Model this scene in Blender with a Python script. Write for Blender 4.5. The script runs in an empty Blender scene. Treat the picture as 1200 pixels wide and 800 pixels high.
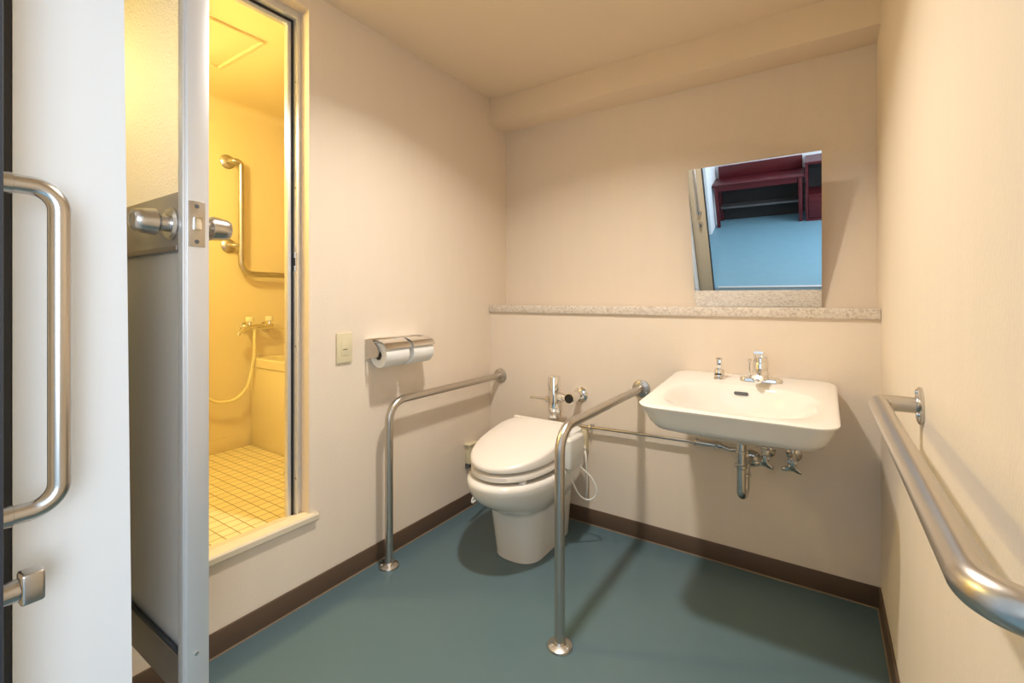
import bpy, bmesh, math, random
from mathutils import Vector, Matrix
random.seed(4)
sc = bpy.context.scene
col = sc.collection
PI = math.pi

# ------------------------------------------------------------------ materials
def new_mat(name):
    m = bpy.data.materials.new(name); m.use_nodes = True
    nt = m.node_tree
    return m, nt, nt.nodes['Principled BSDF']

def pmat(name, color, rough=.5, metal=0., spec=.5, noise=.04, nscale=8., bump=0., bscale=200., coat=0., stretch=(1, 1, 1), rvar=0.):
    m, nt, b = new_mat(name)
    b.inputs['Roughness'].default_value = rough
    b.inputs['Metallic'].default_value = metal
    b.inputs['Specular IOR Level'].default_value = spec
    b.inputs['Coat Weight'].default_value = coat
    b.inputs['Coat Roughness'].default_value = .06
    tc = nt.nodes.new('ShaderNodeTexCoord')
    mp = nt.nodes.new('ShaderNodeMapping'); mp.inputs['Scale'].default_value = stretch
    nt.links.new(tc.outputs['Object'], mp.inputs['Vector'])
    n = nt.nodes.new('ShaderNodeTexNoise'); n.inputs['Scale'].default_value = nscale; n.inputs['Detail'].default_value = 4
    nt.links.new(mp.outputs[0], n.inputs['Vector'])
    r = nt.nodes.new('ShaderNodeMapRange')
    r.inputs['To Min'].default_value = 1 - noise; r.inputs['To Max'].default_value = 1 + noise
    nt.links.new(n.outputs['Fac'], r.inputs['Value'])
    mx = nt.nodes.new('ShaderNodeMix'); mx.data_type = 'RGBA'; mx.blend_type = 'MULTIPLY'; mx.inputs['Factor'].default_value = 1
    mx.inputs['A'].default_value = (*color, 1)
    nt.links.new(r.outputs[0], mx.inputs['B'])
    nt.links.new(mx.outputs['Result'], b.inputs['Base Color'])
    if rvar:
        r2 = nt.nodes.new('ShaderNodeMapRange')
        r2.inputs['To Min'].default_value = rough - rvar; r2.inputs['To Max'].default_value = rough + rvar
        nt.links.new(n.outputs['Fac'], r2.inputs['Value']); nt.links.new(r2.outputs[0], b.inputs['Roughness'])
    if bump:
        n2 = nt.nodes.new('ShaderNodeTexNoise'); n2.inputs['Scale'].default_value = bscale; n2.inputs['Detail'].default_value = 3
        nt.links.new(mp.outputs[0], n2.inputs['Vector'])
        bp = nt.nodes.new('ShaderNodeBump'); bp.inputs['Strength'].default_value = bump; bp.inputs['Distance'].default_value = .002
        nt.links.new(n2.outputs['Fac'], bp.inputs['Height']); nt.links.new(bp.outputs[0], b.inputs['Normal'])
    return m

def emat(name, color, strength):
    m, nt, b = new_mat(name)
    b.inputs['Base Color'].default_value = (.9, .9, .88, 1)
    b.inputs['Emission Color'].default_value = (*color, 1)
    b.inputs['Emission Strength'].default_value = strength
    return m

M = {}
M['wallpaper'] = pmat('wallpaper', (.84, .708, .568), .75, noise=.025, nscale=3, bump=.6, bscale=90, stretch=(6, 6, 1))
M['ceiling'] = pmat('ceiling_paper', (.86, .70, .52), .85, noise=.02, nscale=3, bump=.2, bscale=250)
M['floor'] = pmat('vinyl_floor', (.102, .160, .182), .30, noise=.05, nscale=5, spec=.35, rvar=.04)
M['skirting'] = pmat('brown_skirting', (.115, .070, .043), .45, noise=.06, nscale=6)
M['seal'] = pmat('pale_seal', (.30, .22, .15), .6)
M['steel'] = pmat('brushed_steel', (.60, .575, .545), .24, 1., noise=.05, nscale=60, stretch=(1, 1, .1), rvar=.05)
M['satin'] = pmat('satin_steel', (.56, .525, .48), .32, 1., noise=.05, nscale=50, rvar=.05)
M['chrome'] = pmat('chrome', (.86, .85, .83), .06, 1., noise=.02)
M['pipe'] = pmat('dull_chrome', (.62, .60, .57), .16, 1., noise=.05, nscale=30)
M['alu'] = pmat('aluminium', (.74, .74, .75), .36, .55, noise=.04, nscale=40, stretch=(1, 1, .05))
M['alu_dark'] = pmat('brown_aluminium', (.36, .31, .27), .4, .9, noise=.04, nscale=30)
M['panel'] = pmat('grey_door_panel', (.60, .58, .56), .25, .15, noise=.02, nscale=4)
M['midrail'] = pmat('steel_rail_plate', (.50, .46, .42), .3, .8, noise=.05, nscale=40, stretch=(1, 1, .1))
M['ceramic'] = pmat('ivory_ceramic', (.86, .80, .725), .12, noise=.012, nscale=4, coat=.6)
M['plastic'] = pmat('ivory_plastic', (.86, .78, .69), .28, noise=.015, nscale=5)
M['bidet'] = pmat('white_plastic_shell', (.80, .77, .71), .3, noise=.015)
M['cream_plastic'] = pmat('cream_plastic', (.74, .64, .42), .35, noise=.02)
M['white_cable'] = pmat('white_cable', (.86, .82, .74), .4)
M['black'] = pmat('black_rubber', (.012, .011, .010), .45)
M['gap'] = pmat('dark_seal_and_slot', (.03, .035, .045), .5)
M['dark_grey'] = pmat('dark_grey_plastic', (.10, .10, .10), .4)
M['paper'] = pmat('toilet_tissue', (.86, .83, .78), .95, noise=.02, nscale=30, bump=.3, bscale=300)
M['card'] = pmat('cardboard_core', (.30, .24, .18), .9)
M['white_paint'] = pmat('white_painted_panel', (.77, .795, .82), .32, noise=.015, nscale=3, bump=.05, bscale=60)
M['cream_paint'] = pmat('cream_painted_door', (.72, .62, .47), .4, noise=.015, nscale=4)
M['sill'] = pmat('cream_stone_sill', (.72, .62, .47), .45, noise=.05, nscale=25)
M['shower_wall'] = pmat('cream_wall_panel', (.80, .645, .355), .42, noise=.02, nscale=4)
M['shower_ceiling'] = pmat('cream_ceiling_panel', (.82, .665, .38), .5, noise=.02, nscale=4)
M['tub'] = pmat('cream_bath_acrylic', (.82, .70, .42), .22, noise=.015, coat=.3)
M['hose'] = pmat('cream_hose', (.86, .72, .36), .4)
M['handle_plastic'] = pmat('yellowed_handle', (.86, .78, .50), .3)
M['office_floor'] = pmat('blue_vinyl', (.175, .335, .42), .45, noise=.06, nscale=14, bump=.1, bscale=120)
M['office_wall'] = pmat('white_wall', (.80, .82, .84), .8, noise=.02)
M['mahogany'] = pmat('red_mahogany', (.09, .011, .014), .38, noise=.25, nscale=9, stretch=(1, 6, 6), spec=.35, coat=.05)
M['void'] = pmat('painted_recess_shade', (.02, .018, .018), .7)  # near-black, paints the shade under the desk and in the niche
M['bulb'] = emat('lamp_glass', (1, .84, .32), 180)
M['downlight'] = emat('lamp_diffuser', (1, .755, .53), 25)

def granite():
    m, nt, b = new_mat('granite')
    b.inputs['Roughness'].default_value = .6
    tc = nt.nodes.new('ShaderNodeTexCoord')
    v = nt.nodes.new('ShaderNodeTexVoronoi'); v.inputs['Scale'].default_value = 140
    n = nt.nodes.new('ShaderNodeTexNoise'); n.inputs['Scale'].default_value = 55; n.inputs['Detail'].default_value = 5
    for x in (v, n): nt.links.new(tc.outputs['Object'], x.inputs['Vector'])
    r = nt.nodes.new('ShaderNodeValToRGB')
    e = r.color_ramp.elements
    e[0].position = 0; e[0].color = (.27, .21, .16, 1); e[1].position = 1; e[1].color = (.80, .71, .60, 1)
    k = r.color_ramp.elements.new(.35); k.color = (.60, .50, .40, 1)
    k = r.color_ramp.elements.new(.6); k.color = (.72, .63, .53, 1)
    a = nt.nodes.new('ShaderNodeMath'); a.operation = 'MULTIPLY_ADD'
    a.inputs[1].default_value = .55; a.inputs[2].default_value = 0
    sp = nt.nodes.new('ShaderNodeSeparateColor'); nt.links.new(v.outputs['Color'], sp.inputs[0])
    nt.links.new(sp.outputs[0], a.inputs[0])
    a2 = nt.nodes.new('ShaderNodeMath'); a2.operation = 'MULTIPLY_ADD'; a2.inputs[1].default_value = .6
    nt.links.new(n.outputs['Fac'], a2.inputs[0]); nt.links.new(a.outputs[0], a2.inputs[2])
    nt.links.new(a2.outputs[0], r.inputs[0]); nt.links.new(r.outputs[0], b.inputs['Base Color'])
    return m
M['granite'] = granite()

def mosaic():
    m, nt, b = new_mat('mosaic_tile')
    b.inputs['Roughness'].default_value = .35
    tc = nt.nodes.new('ShaderNodeTexCoord')
    br = nt.nodes.new('ShaderNodeTexBrick'); br.offset = 0; br.squash = 1
    br.inputs['Scale'].default_value = 1
    br.inputs['Brick Width'].default_value = .05; br.inputs['Row Height'].default_value = .05
    br.inputs['Mortar Size'].default_value = .0022; br.inputs['Mortar Smooth'].default_value = .2
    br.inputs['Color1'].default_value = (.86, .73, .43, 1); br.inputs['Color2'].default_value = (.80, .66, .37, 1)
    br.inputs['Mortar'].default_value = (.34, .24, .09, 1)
    nt.links.new(tc.outputs['Object'], br.inputs['Vector'])
    nt.links.new(br.outputs['Color'], b.inputs['Base Color'])
    bp = nt.nodes.new('ShaderNodeBump'); bp.inputs['Strength'].default_value = .4; bp.inputs['Distance'].default_value = .002; bp.invert = True
    nt.links.new(br.outputs['Fac'], bp.inputs['Height']); nt.links.new(bp.outputs[0], b.inputs['Normal'])
    return m
M['mosaic'] = mosaic()

def frosted():
    m, nt, b = new_mat('patterned_glass')
    b.inputs['Base Color'].default_value = (.93, .91, .86, 1)
    b.inputs['Transmission Weight'].default_value = 1
    b.inputs['Roughness'].default_value = .36
    b.inputs['IOR'].default_value = 1.35
    tc = nt.nodes.new('ShaderNodeTexCoord')
    mp = nt.nodes.new('ShaderNodeMapping'); mp.inputs['Scale'].default_value = (1, 1, 2.2)
    nt.links.new(tc.outputs['Object'], mp.inputs[0])
    n = nt.nodes.new('ShaderNodeTexNoise'); n.inputs['Scale'].default_value = 110; n.inputs['Detail'].default_value = 3
    nt.links.new(mp.outputs[0], n.inputs['Vector'])
    bp = nt.nodes.new('ShaderNodeBump'); bp.inputs['Strength'].default_value = .45; bp.inputs['Distance'].default_value = .006
    nt.links.new(n.outputs['Fac'], bp.inputs['Height']); nt.links.new(bp.outputs[0], b.inputs['Normal'])
    tr = nt.nodes.new('ShaderNodeBsdfTranslucent'); tr.inputs['Color'].default_value = (.93, .92, .88, 1)
    nt.links.new(bp.outputs[0], tr.inputs['Normal'])
    ms = nt.nodes.new('ShaderNodeMixShader'); ms.inputs[0].default_value = .3
    nt.links.new(b.outputs[0], ms.inputs[1]); nt.links.new(tr.outputs[0], ms.inputs[2])
    nt.links.new(ms.outputs[0], nt.nodes['Material Output'].inputs['Surface'])
    return m
M['frosted'] = frosted()

def mirror_mat():
    m, nt, b = new_mat('mirror_silver')
    b.inputs['Metallic'].default_value = 1; b.inputs['Roughness'].default_value = .004
    b.inputs['Base Color'].default_value = (.90, .915, .92, 1)
    return m
M['mirror'] = mirror_mat()

# ------------------------------------------------------------------ object helpers
ROOT = {}
def thing(name, label, cat, loc=(0, 0, 0), group=None, kind=None):
    o = bpy.data.objects.new(name, None); col.objects.link(o)
    o.empty_display_size = .05
    o.location = loc; o['label'] = label; o['category'] = cat
    if group: o['group'] = group
    if kind: o['kind'] = kind
    return o

def rootloc(o):
    while o.parent: o = o.parent
    return o.location.copy()

def obj(name, bm, mat, parent=None, label=None, smooth=True, angle=35, loc=None):
    """bm is in world coordinates; it becomes one mesh object."""
    org = rootloc(parent) if parent else Vector(loc or (0, 0, 0))
    bmesh.ops.translate(bm, verts=bm.verts, vec=-org)
    bmesh.ops.recalc_face_normals(bm, faces=bm.faces)
    me = bpy.data.meshes.new(name); bm.to_mesh(me); bm.free()
    me.materials.append(M[mat] if isinstance(mat, str) else mat)
    if smooth:
        me.shade_smooth()
        me.set_sharp_from_angle(angle=math.radians(angle))
    o = bpy.data.objects.new(name, me); col.objects.link(o)
    if parent: o.parent = parent
    else: o.location = org
    if label: o['label'] = label
    return o

def tag(o, label, cat, group=None, kind=None):
    o['label'] = label; o['category'] = cat
    if group: o['group'] = group
    if kind: o['kind'] = kind
    return o

def struct(name, bm, mat, label=None, cat=None, smooth=True):
    o = obj(name, bm, mat, smooth=smooth); o['kind'] = 'structure'
    if label: o['label'] = label
    if cat: o['category'] = cat
    return o

def nb(): return bmesh.new()

def box(bm, x0, x1, y0, y1, z0, z1, bev=0, seg=2):
    t = bmesh.new()
    r = bmesh.ops.create_cube(t, size=1)
    for v in t.verts:
        v.co = Vector(((x0 + x1) / 2 + v.co.x * (x1 - x0), (y0 + y1) / 2 + v.co.y * (y1 - y0), (z0 + z1) / 2 + v.co.z * (z1 - z0)))
    if bev:
        bmesh.ops.bevel(t, geom=t.edges[:], offset=bev, segments=seg, affect='EDGES', profile=.5)
    merge(bm, t)
    return bm

def merge(bm, t):
    me = bpy.data.meshes.new('tmp'); t.to_mesh(me); t.free()
    bm.from_mesh(me); bpy.data.meshes.remove(me)

def bx(x0, x1, y0, y1, z0, z1, bev=0, seg=2):
    return box(nb(), x0, x1, y0, y1, z0, z1, bev, seg)

def loft(bm, rings, cap0=True, cap1=True, closed=True):
    vr = [[bm.verts.new(p) for p in r] for r in rings]
    n = len(vr[0])
    for a, b in zip(vr[:-1], vr[1:]):
        for i in range(n if closed else n - 1):
            j = (i + 1) % n
            bm.faces.new((a[i], a[j], b[j], b[i]))
    if cap0: bm.faces.new(list(reversed(vr[0])))
    if cap1: bm.faces.new(vr[-1])
    return bm

def frame(d):
    d = d.normalized()
    u = Vector((0, 0, 1)) if abs(d.z) < .9 else Vector((1, 0, 0))
    a = d.cross(u).normalized(); b = d.cross(a).normalized()
    return a, b

def lathe(bm, c, axis, prof, n=28, cap0=True, cap1=True):
    """prof: list of (t along axis, radius)"""
    c = Vector(c); d = Vector(axis).normalized(); a, b = frame(d)
    rings = [[c + d * t + (a * math.cos(2 * PI * i / n) + b * math.sin(2 * PI * i / n)) * max(r, 1e-5) for i in range(n)] for t, r in prof]
    return loft(bm, rings, cap0, cap1)

def tube(bm, pts, r, n=16, cap=True):
    pts = [Vector(p) for p in pts]
    rings = []
    a = None
    for i, p in enumerate(pts):
        if i == 0: d = pts[1] - p
        elif i == len(pts) - 1: d = p - pts[i - 1]
        else: d = (pts[i + 1] - p).normalized() + (p - pts[i - 1]).normalized()
        d.normalize()
        if a is None: a, b = frame(d)
        else:
            a = (a - d * a.dot(d)).normalized(); b = d.cross(a).normalized()
        rr = r[i] if isinstance(r, (list, tuple)) else r
        rings.append([p + (a * math.cos(2 * PI * k / n) + b * math.sin(2 * PI * k / n)) * rr for k in range(n)])
    return loft(bm, rings, cap, cap)

def fillet(pts, rad, seg=8):
    pts = [Vector(p) for p in pts]
    out = [pts[0]]
    for i in range(1, len(pts) - 1):
        p = pts[i]; a = (pts[i - 1] - p); b = (pts[i + 1] - p)
        rr = rad[i - 1] if isinstance(rad, (list, tuple)) else rad
        ang = a.angle(b); t = min(rr / math.tan(ang / 2), a.length * .49, b.length * .49); rr = t * math.tan(ang / 2)
        a.normalize(); b.normalize()
        cen = p + (a + b).normalized() * (rr / math.sin(ang / 2))
        s = p + a * t - cen; e = p + b * t - cen
        tot = s.angle(e); ax = s.cross(e).normalized()
        for k in range(seg + 1):
            out.append(cen + Matrix.Rotation(tot * k / seg, 3, ax) @ s)
    out.append(pts[-1])
    return out

def spline(pts, n=12):
    pts = [Vector(p) for p in pts]
    P = [pts[0] * 2 - pts[1]] + pts + [pts[-1] * 2 - pts[-2]]
    out = []
    for i in range(1, len(P) - 2):
        for k in range(n):
            t = k / n
            a, b, c, d = P[i - 1], P[i], P[i + 1], P[i + 2]
            out.append(.5 * ((2 * b) + (c - a) * t + (2 * a - 5 * b + 4 * c - d) * t * t + (3 * b - a - 3 * c + d) * t ** 3))
    out.append(pts[-1]); return out

def sgn(v, e): return math.copysign(abs(v) ** e, v)

def egg(xc, a, yf, yr, yc, ef, er, zf, n=64):
    """outline seen from above: front half (towards -y) and rear half with their own exponents; zf(x,y) gives the height"""
    out = []
    for i in range(n):
        t = 2 * PI * i / n
        s, c = math.sin(t), math.cos(t)
        if s < 0: x = xc + a * sgn(c, 2 / ef); y = yc + (yc - yf) * sgn(s, 2 / ef)
        else: x = xc + a * sgn(c, 2 / er); y = yc + (yr - yc) * sgn(s, 2 / er)
        out.append(Vector((x, y, zf(x, y) if callable(zf) else zf)))
    return out

# ------------------------------------------------------------------ room shell
XR, YU, HC = 1.773, .164, 2.279
YF = -2.20
struct('floor', bx(-.1, XR + .1, YF, .264, -.08, 0), 'floor', 'blue grey vinyl floor of the washroom', 'floor')
struct('ceiling', bx(-.1, XR + .1, YF, .264, HC, HC + .08), 'ceiling', 'beige papered washroom ceiling', 'ceiling')
OY0, OY1, OZ0, OZ1 = -1.80, -1.138, .295, 2.215
bm = nb()
box(bm, -.1, 0, YF, .264, 0, OZ0); box(bm, -.1, 0, YF, .264, OZ1, HC)
box(bm, -.1, 0, OY1, .264, OZ0, OZ1); box(bm, -.1, 0, YF, OY0, OZ0, OZ1)
struct('wall_left', bm, 'wallpaper', 'cream wall with the shower doorway and paper holder', 'wall', smooth=False)
struct('wall_back', bx(0, XR, 0, .264, 0, 1.054), 'wallpaper', 'cream wall behind the toilet and basin', 'wall', smooth=False)
struct('wall_back_upper', bx(0, XR, YU, .264, 1.054, HC), 'wallpaper', 'cream wall set back above the granite ledge', 'wall', smooth=False)
struct('wall_right', bx(XR, XR + .1, YF, .264, 0, HC), 'wallpaper', 'cream ribbed wall carrying the straight handrail', 'wall')
struct('trim_1', bx(0, XR, 0, YU, 2.135, HC), 'ceiling', 'boxed ceiling beam along the top of the back wall', 'beam')
bm = bx(0, .69, -2.18, -2.085, 0, HC); box(bm, .69, 1.70, -2.18, -2.085, 2.02, HC); box(bm, 1.70, XR, -2.18, -2.085, 0, HC)
struct('wall_front', bm, 'wallpaper', 'wall around the sliding entrance door', 'wall', smooth=False)
# pocket partition that the sliding door runs behind; its end panel is very slightly out of plumb
bm = nb()
PX = .620
vs = [[Vector((0, -1.862, 0)), Vector((PX, -1.858, 0)), Vector((PX, -2.003, 0)), Vector((0, -2.003, 0))],
      [Vector((0, -1.880, HC)), Vector((PX, -1.8795, HC)), Vector((PX, -2.003, HC)), Vector((0, -2.003, HC))]]
loft(bm, vs)
struct('wall_partition', bm, 'white_paint', 'white painted end of the pocket wall beside the steel pull handle', 'wall', smooth=False)
# skirting
def skirt(name, a, b, horizontal, lab):
    t = .008
    bm = nb()
    if horizontal: box(bm, a, b, -t, 0, 0, .0775, .002)
    elif name == 'baseboard_left': box(bm, 0, t, a, b, 0, .0775, .002)
    else: box(bm, XR - t, XR, a, b, 0, .0775, .002)
    o = struct(name, bm, 'skirting', lab, 'baseboard')
    s = nb()
    if horizontal: box(s, a, b, -t - .004, -t + .001, 0, .004)
    elif name == 'baseboard_left': box(s, t - .001, t + .004, a, b, 0, .004)
    else: box(s, XR - t - .004, XR - t + .001, a, b, 0, .004)
    obj('floor_seal', s, 'seal', o)
skirt('baseboard_left', -1.858, -.008, False, 'brown skirting along the shower wall')
skirt('baseboard_back', 0, XR, True, 'brown skirting below the toilet and basin')
skirt('baseboard_right', -2.08, -.008, False, 'brown skirting below the handrail')

# granite ledge
o = obj('ledge', bx(0.001, XR - .001, -.012, YU, 1.054, 1.094, .003), 'granite', loc=(XR / 2, 0, 1.054))
tag(o, 'speckled granite ledge running the full width of the back wall', 'ledge')

# ------------------------------------------------------------------ shower doorway: sill and aluminium frame
bm = nb()
# sill profile in x/z swept along y
prof = [(-.115, .29), (-.10, .29), (-.10, .2955), (.016, .2955), (.019, .301), (.019, .318), (.014, .324), (-.028, .326), (-.034, .322), (-.108, .300), (-.115, .298)]
loft(bm, [[Vector((x, y, z)) for x, z in prof] for y in (-1.80, -1.109)])
struct('trim_2', bm, 'sill', 'cream stone sill under the shower doorway', 'sill', smooth=False)
bm = nb()
box(bm, -.1, -.050, -1.155, OY1, .300, OZ1, .0015); box(bm, -.1, -.078, -1.176, -1.154, .300, OZ1, .0015)
box(bm, -.1, -.050, OY0, -1.155, OZ1 - .028, OZ1, .0015); box(bm, -.1, -.078, OY0, -1.176, OZ1 - .05, OZ1 - .026, .0015)
box(bm, -.1, -.050, OY0, OY0 + .025, .300, OZ1 - .028, .0015)
o = struct('trim_3', bm, 'alu', 'aluminium frame lining the shower doorway', 'door frame')
bm = nb(); box(bm, -.0785, -.074, -1.1625, -1.1555, .302, OZ1 - .028); box(bm, -.0785, -.074, OY0 + .026, -1.1625, OZ1 - .036, OZ1 - .0285)
obj('door_gasket', bm, 'black', o)
bm = nb(); box(bm, -.072, -.0495, -1.1575, -1.1545, 1.235, 1.305); obj('strike_plate', bm, 'steel', o)
bm = nb(); box(bm, -.068, -.0585, -1.1582, -1.1573, 1.255, 1.285); obj('strike_hole', bm, 'black', o)
for z in (.45, .95, 1.55, 1.95):
    bm = nb(); lathe(bm, (-.06, -1.155, z), (0, -1, 0), [(0, .004), (.001, .004), (.0018, .002)], 10)
    obj('screw', bm, 'alu_dark', o)

# ------------------------------------------------------------------ shower door, open 90 degrees
DL, D0, D1 = .566, -1.765, -1.7195
d = thing('door_2', 'open aluminium shower door with frosted glass above a grey panel', 'door', (0.03, -1.742, .31), kind='structure')
def dbar(x0, x1, z0, z1, mat, name, y0=D0, y1=D1, bev=.002): return obj(name, bx(x0, x1, y0, y1, z0, z1, bev), mat, d)
bm = bx(DL - .032, DL, D0 + .005, D1, .302, 2.17, .002); box(bm, DL - .026, DL - .004, D0, D0 + .007, .302, 2.17, .0015)
obj('lock_stile', bm, 'alu', d)
dbar(.03, .065, .335, 2.17, 'alu', 'hinge_stile')
dbar(.065, DL - .032, 2.12, 2.17, 'alu', 'top_rail')
dbar(.065, DL - .032, .335, .415, 'alu_dark', 'bottom_rail', D0 + .004)
obj('mid_rail', bx(.065, DL - .0325, D0 + .003, D1 - .003, 1.236, 1.343, .001), 'midrail', d)
obj('rail_lip', bx(.065, DL - .0325, D0 - .001, D0 + .006, 1.226, 1.236, .001), 'alu_dark', d)
bm = bx(.066, DL - .033, D0 + .006, D0 + .012, .414, .424, .001); obj('panel_bead', bm, 'gap', d)
obj('lower_panel', bx(.065, DL - .0325, D0 + .014, D1 - .014, .415, 1.236), 'panel', d)
obj('glass_pane', bx(.065, DL - .0325, -1.7445, -1.7395, 1.343, 2.12), 'frosted', d, label='frosted patterned glass pane glowing yellow')
obj('latch_plate', bx(DL - .0005, DL + .0015, -1.7575, -1.7275, 1.233, 1.323, .0006), 'satin', d)
lp = obj('latch_bolt', bx(DL, DL + .011, -1.749, -1.736, 1.266, 1.292, .002), 'chrome', d)
for z in (1.243, 1.313):
    bm = nb(); lathe(bm, (DL + .0014, -1.7425, z), (1, 0, 0), [(0, .0045), (.0008, .004), (.001, .001)], 12); obj('screw', bm, 'dark_grey', d)
bm = nb(); lathe(bm, (DL, -1.7425, .427), (1, 0, 0), [(0, .0045), (.0012, .004), (.0016, .001)], 12); obj('screw', bm, 'chrome', d)
kx, kz = DL - .060, 1.281
for s, yb in ((-1, D0 + .003), (1, D1 - .003)):
    bm = nb()
    lathe(bm, (kx, yb, kz), (0, s, 0), [(0, .033), (.004, .033), (.0075, .030), (.009, .0285), (.009, .0165), (.022, .0155), (.026, .019), (.028, .0245), (.030, .0262),
                                       (.052, .0238), (.064, .0215), (.067, .0195), (.068, .012), (.067, .0115), (.067, .0003)], 32)
    obj('door_knob', bm, 'steel', d)

# ------------------------------------------------------------------ sliding entrance door with pull handle
d = thing('door_1', 'cream sliding entrance door pushed into its pocket', 'door', (.4, -2.047, 0), kind='structure')
obj('door_leaf', bx(.10, .737, -2.065, -2.0315, .012, 2.04, .002), 'cream_paint', d)
obj('edge_gasket', bx(.737, .745, -2.063, -2.0305, .012, 2.04, .002), 'gap', d, label='dark rubber edge of the door')
bm = nb()
hx, hy = .69, -1.968
tube(bm, fillet([(hx, -2.0312, 1.286), (hx, hy, 1.286), (hx, hy, .8375), (hx, -2.0312, .8375)], .036, 10), .0128, 20)
h = obj('pull_handle', bm, 'steel', d, label='long brushed steel pull handle')
for z in (1.286, .8375):
    bm = nb(); lathe(bm, (hx, -2.0312, z), (0, 1, 0), [(0, .0145), (.016, .0145), (.0165, .0132)], 24); obj('mounting_ferrule', bm, 'steel', h)
bm = nb()
lathe(bm, (hx, -2.0312, .735), (0, 1, 0), [(0, .015), (.022, .015), (.0225, .012), (.024, .012)], 24)
k = obj('lock_stem', bm, 'steel', d)
bm = bx(hx - .013, hx + .013, -2.009, -1.984, .714, .7565, .004, 3)
obj('thumb_turn', bm, 'steel', k)
# dark strip drawn in place of the dark slot at the pocket mouth
bm = bx(PX - .02, PX - .002, -2.029, -2.004, 0.002, HC - .001)
struct('trim_4', bm, 'gap', 'dark strip standing in for the dark slot of the door pocket', 'trim')

# ------------------------------------------------------------------ shower room
SX, SZ, SC = -1.20, .271, 2.24
SY0, SY1 = -1.95, .10
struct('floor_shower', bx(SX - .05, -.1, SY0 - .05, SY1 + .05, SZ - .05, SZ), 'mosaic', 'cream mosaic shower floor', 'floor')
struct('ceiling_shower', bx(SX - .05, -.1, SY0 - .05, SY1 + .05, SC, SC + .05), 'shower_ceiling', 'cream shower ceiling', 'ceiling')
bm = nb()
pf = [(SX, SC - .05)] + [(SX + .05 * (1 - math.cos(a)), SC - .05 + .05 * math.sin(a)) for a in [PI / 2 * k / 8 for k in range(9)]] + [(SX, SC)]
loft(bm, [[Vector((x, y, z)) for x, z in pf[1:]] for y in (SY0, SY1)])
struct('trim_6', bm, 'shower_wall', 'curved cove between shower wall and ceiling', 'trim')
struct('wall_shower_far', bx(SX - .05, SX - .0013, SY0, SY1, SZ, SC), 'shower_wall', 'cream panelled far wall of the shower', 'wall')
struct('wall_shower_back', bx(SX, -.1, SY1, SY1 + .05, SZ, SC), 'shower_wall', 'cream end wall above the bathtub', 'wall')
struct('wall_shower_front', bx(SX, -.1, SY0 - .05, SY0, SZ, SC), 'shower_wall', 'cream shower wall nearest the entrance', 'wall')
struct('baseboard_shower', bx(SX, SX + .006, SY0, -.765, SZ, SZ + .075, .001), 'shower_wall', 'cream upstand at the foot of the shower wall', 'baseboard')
# inspection hatch
t = thing('ceiling_hatch', 'square cream access hatch in the shower ceiling', 'hatch', (-.6, -1.225, SC))
obj('hatch_panel', bx(-.785, -.415, -1.345, -1.105, SC - .006, SC - .0002, .003), 'shower_ceiling', t)
bm = nb()
for a in ((-.80, -.40, -1.105, -1.09), (-.80, -.40, -1.36, -1.345), (-.80, -.785, -1.345, -1.105), (-.415, -.40, -1.345, -1.105)):
    box(bm, a[0], a[1], a[2], a[3], SC - .012, SC - .0002, .002)
obj('hatch_frame', bm, 'shower_ceiling', t)
# bathtub
ty0, ty1, tz = -.752, SY1 - .002, .785
t = thing('bathtub', 'cream bathtub behind the shower doorway', 'bathtub', ((SX - .1) / 2, (ty0 + ty1) / 2, SZ))
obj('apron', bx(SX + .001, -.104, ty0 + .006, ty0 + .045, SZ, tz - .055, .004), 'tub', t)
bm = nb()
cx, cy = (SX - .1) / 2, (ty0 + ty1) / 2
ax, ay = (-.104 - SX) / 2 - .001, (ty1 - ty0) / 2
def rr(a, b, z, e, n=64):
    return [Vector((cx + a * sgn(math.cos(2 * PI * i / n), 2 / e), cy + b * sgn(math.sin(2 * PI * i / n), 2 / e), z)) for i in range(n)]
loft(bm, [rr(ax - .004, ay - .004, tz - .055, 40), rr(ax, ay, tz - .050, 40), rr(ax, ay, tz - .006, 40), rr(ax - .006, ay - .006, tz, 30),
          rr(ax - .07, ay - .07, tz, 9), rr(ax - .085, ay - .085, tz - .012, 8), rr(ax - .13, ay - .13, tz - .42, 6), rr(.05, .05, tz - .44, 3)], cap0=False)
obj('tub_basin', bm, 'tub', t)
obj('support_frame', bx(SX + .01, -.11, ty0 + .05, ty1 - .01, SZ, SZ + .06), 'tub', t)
# shower mixer
t = thing('shower_mixer', 'chrome two handle shower mixer above the bathtub', 'tap', (SX, -.70, .965))
fx = SX + .062
bm = nb(); tube(bm, [(fx, -.80, .968), (fx, -.65, .968)], .015, 16); obj('mixer_body', bm, 'chrome', t)
for y in (-.782, -.668):
    bm = nb(); lathe(bm, (SX, y, .968), (1, 0, 0), [(0, .026), (.006, .025), (.010, .013), (.062, .012)], 20); obj('wall_flange', bm, 'chrome', t)
    bm = nb(); lathe(bm, (fx, y, .980), (0, 0, 1), [(0, .010), (.018, .010)], 16); obj('valve_stem', bm, 'chrome', t)
    bm = nb(); lathe(bm, (fx, y, .998), (0, 0, 1), [(0, .015), (.004, .022), (.024, .022), (.028, .018), (.029, .002)], 10); obj('handle', bm, 'handle_plastic', t, label='yellowed plastic handle')
bm = nb(); tube(bm, fillet([(fx, -.725, .968), (fx + .012, -.81, .960), (fx + .02, -.85, .940), (fx + .022, -.855, .925)], .02), .0105, 14); obj('spout', bm, 'chrome', t)
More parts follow.
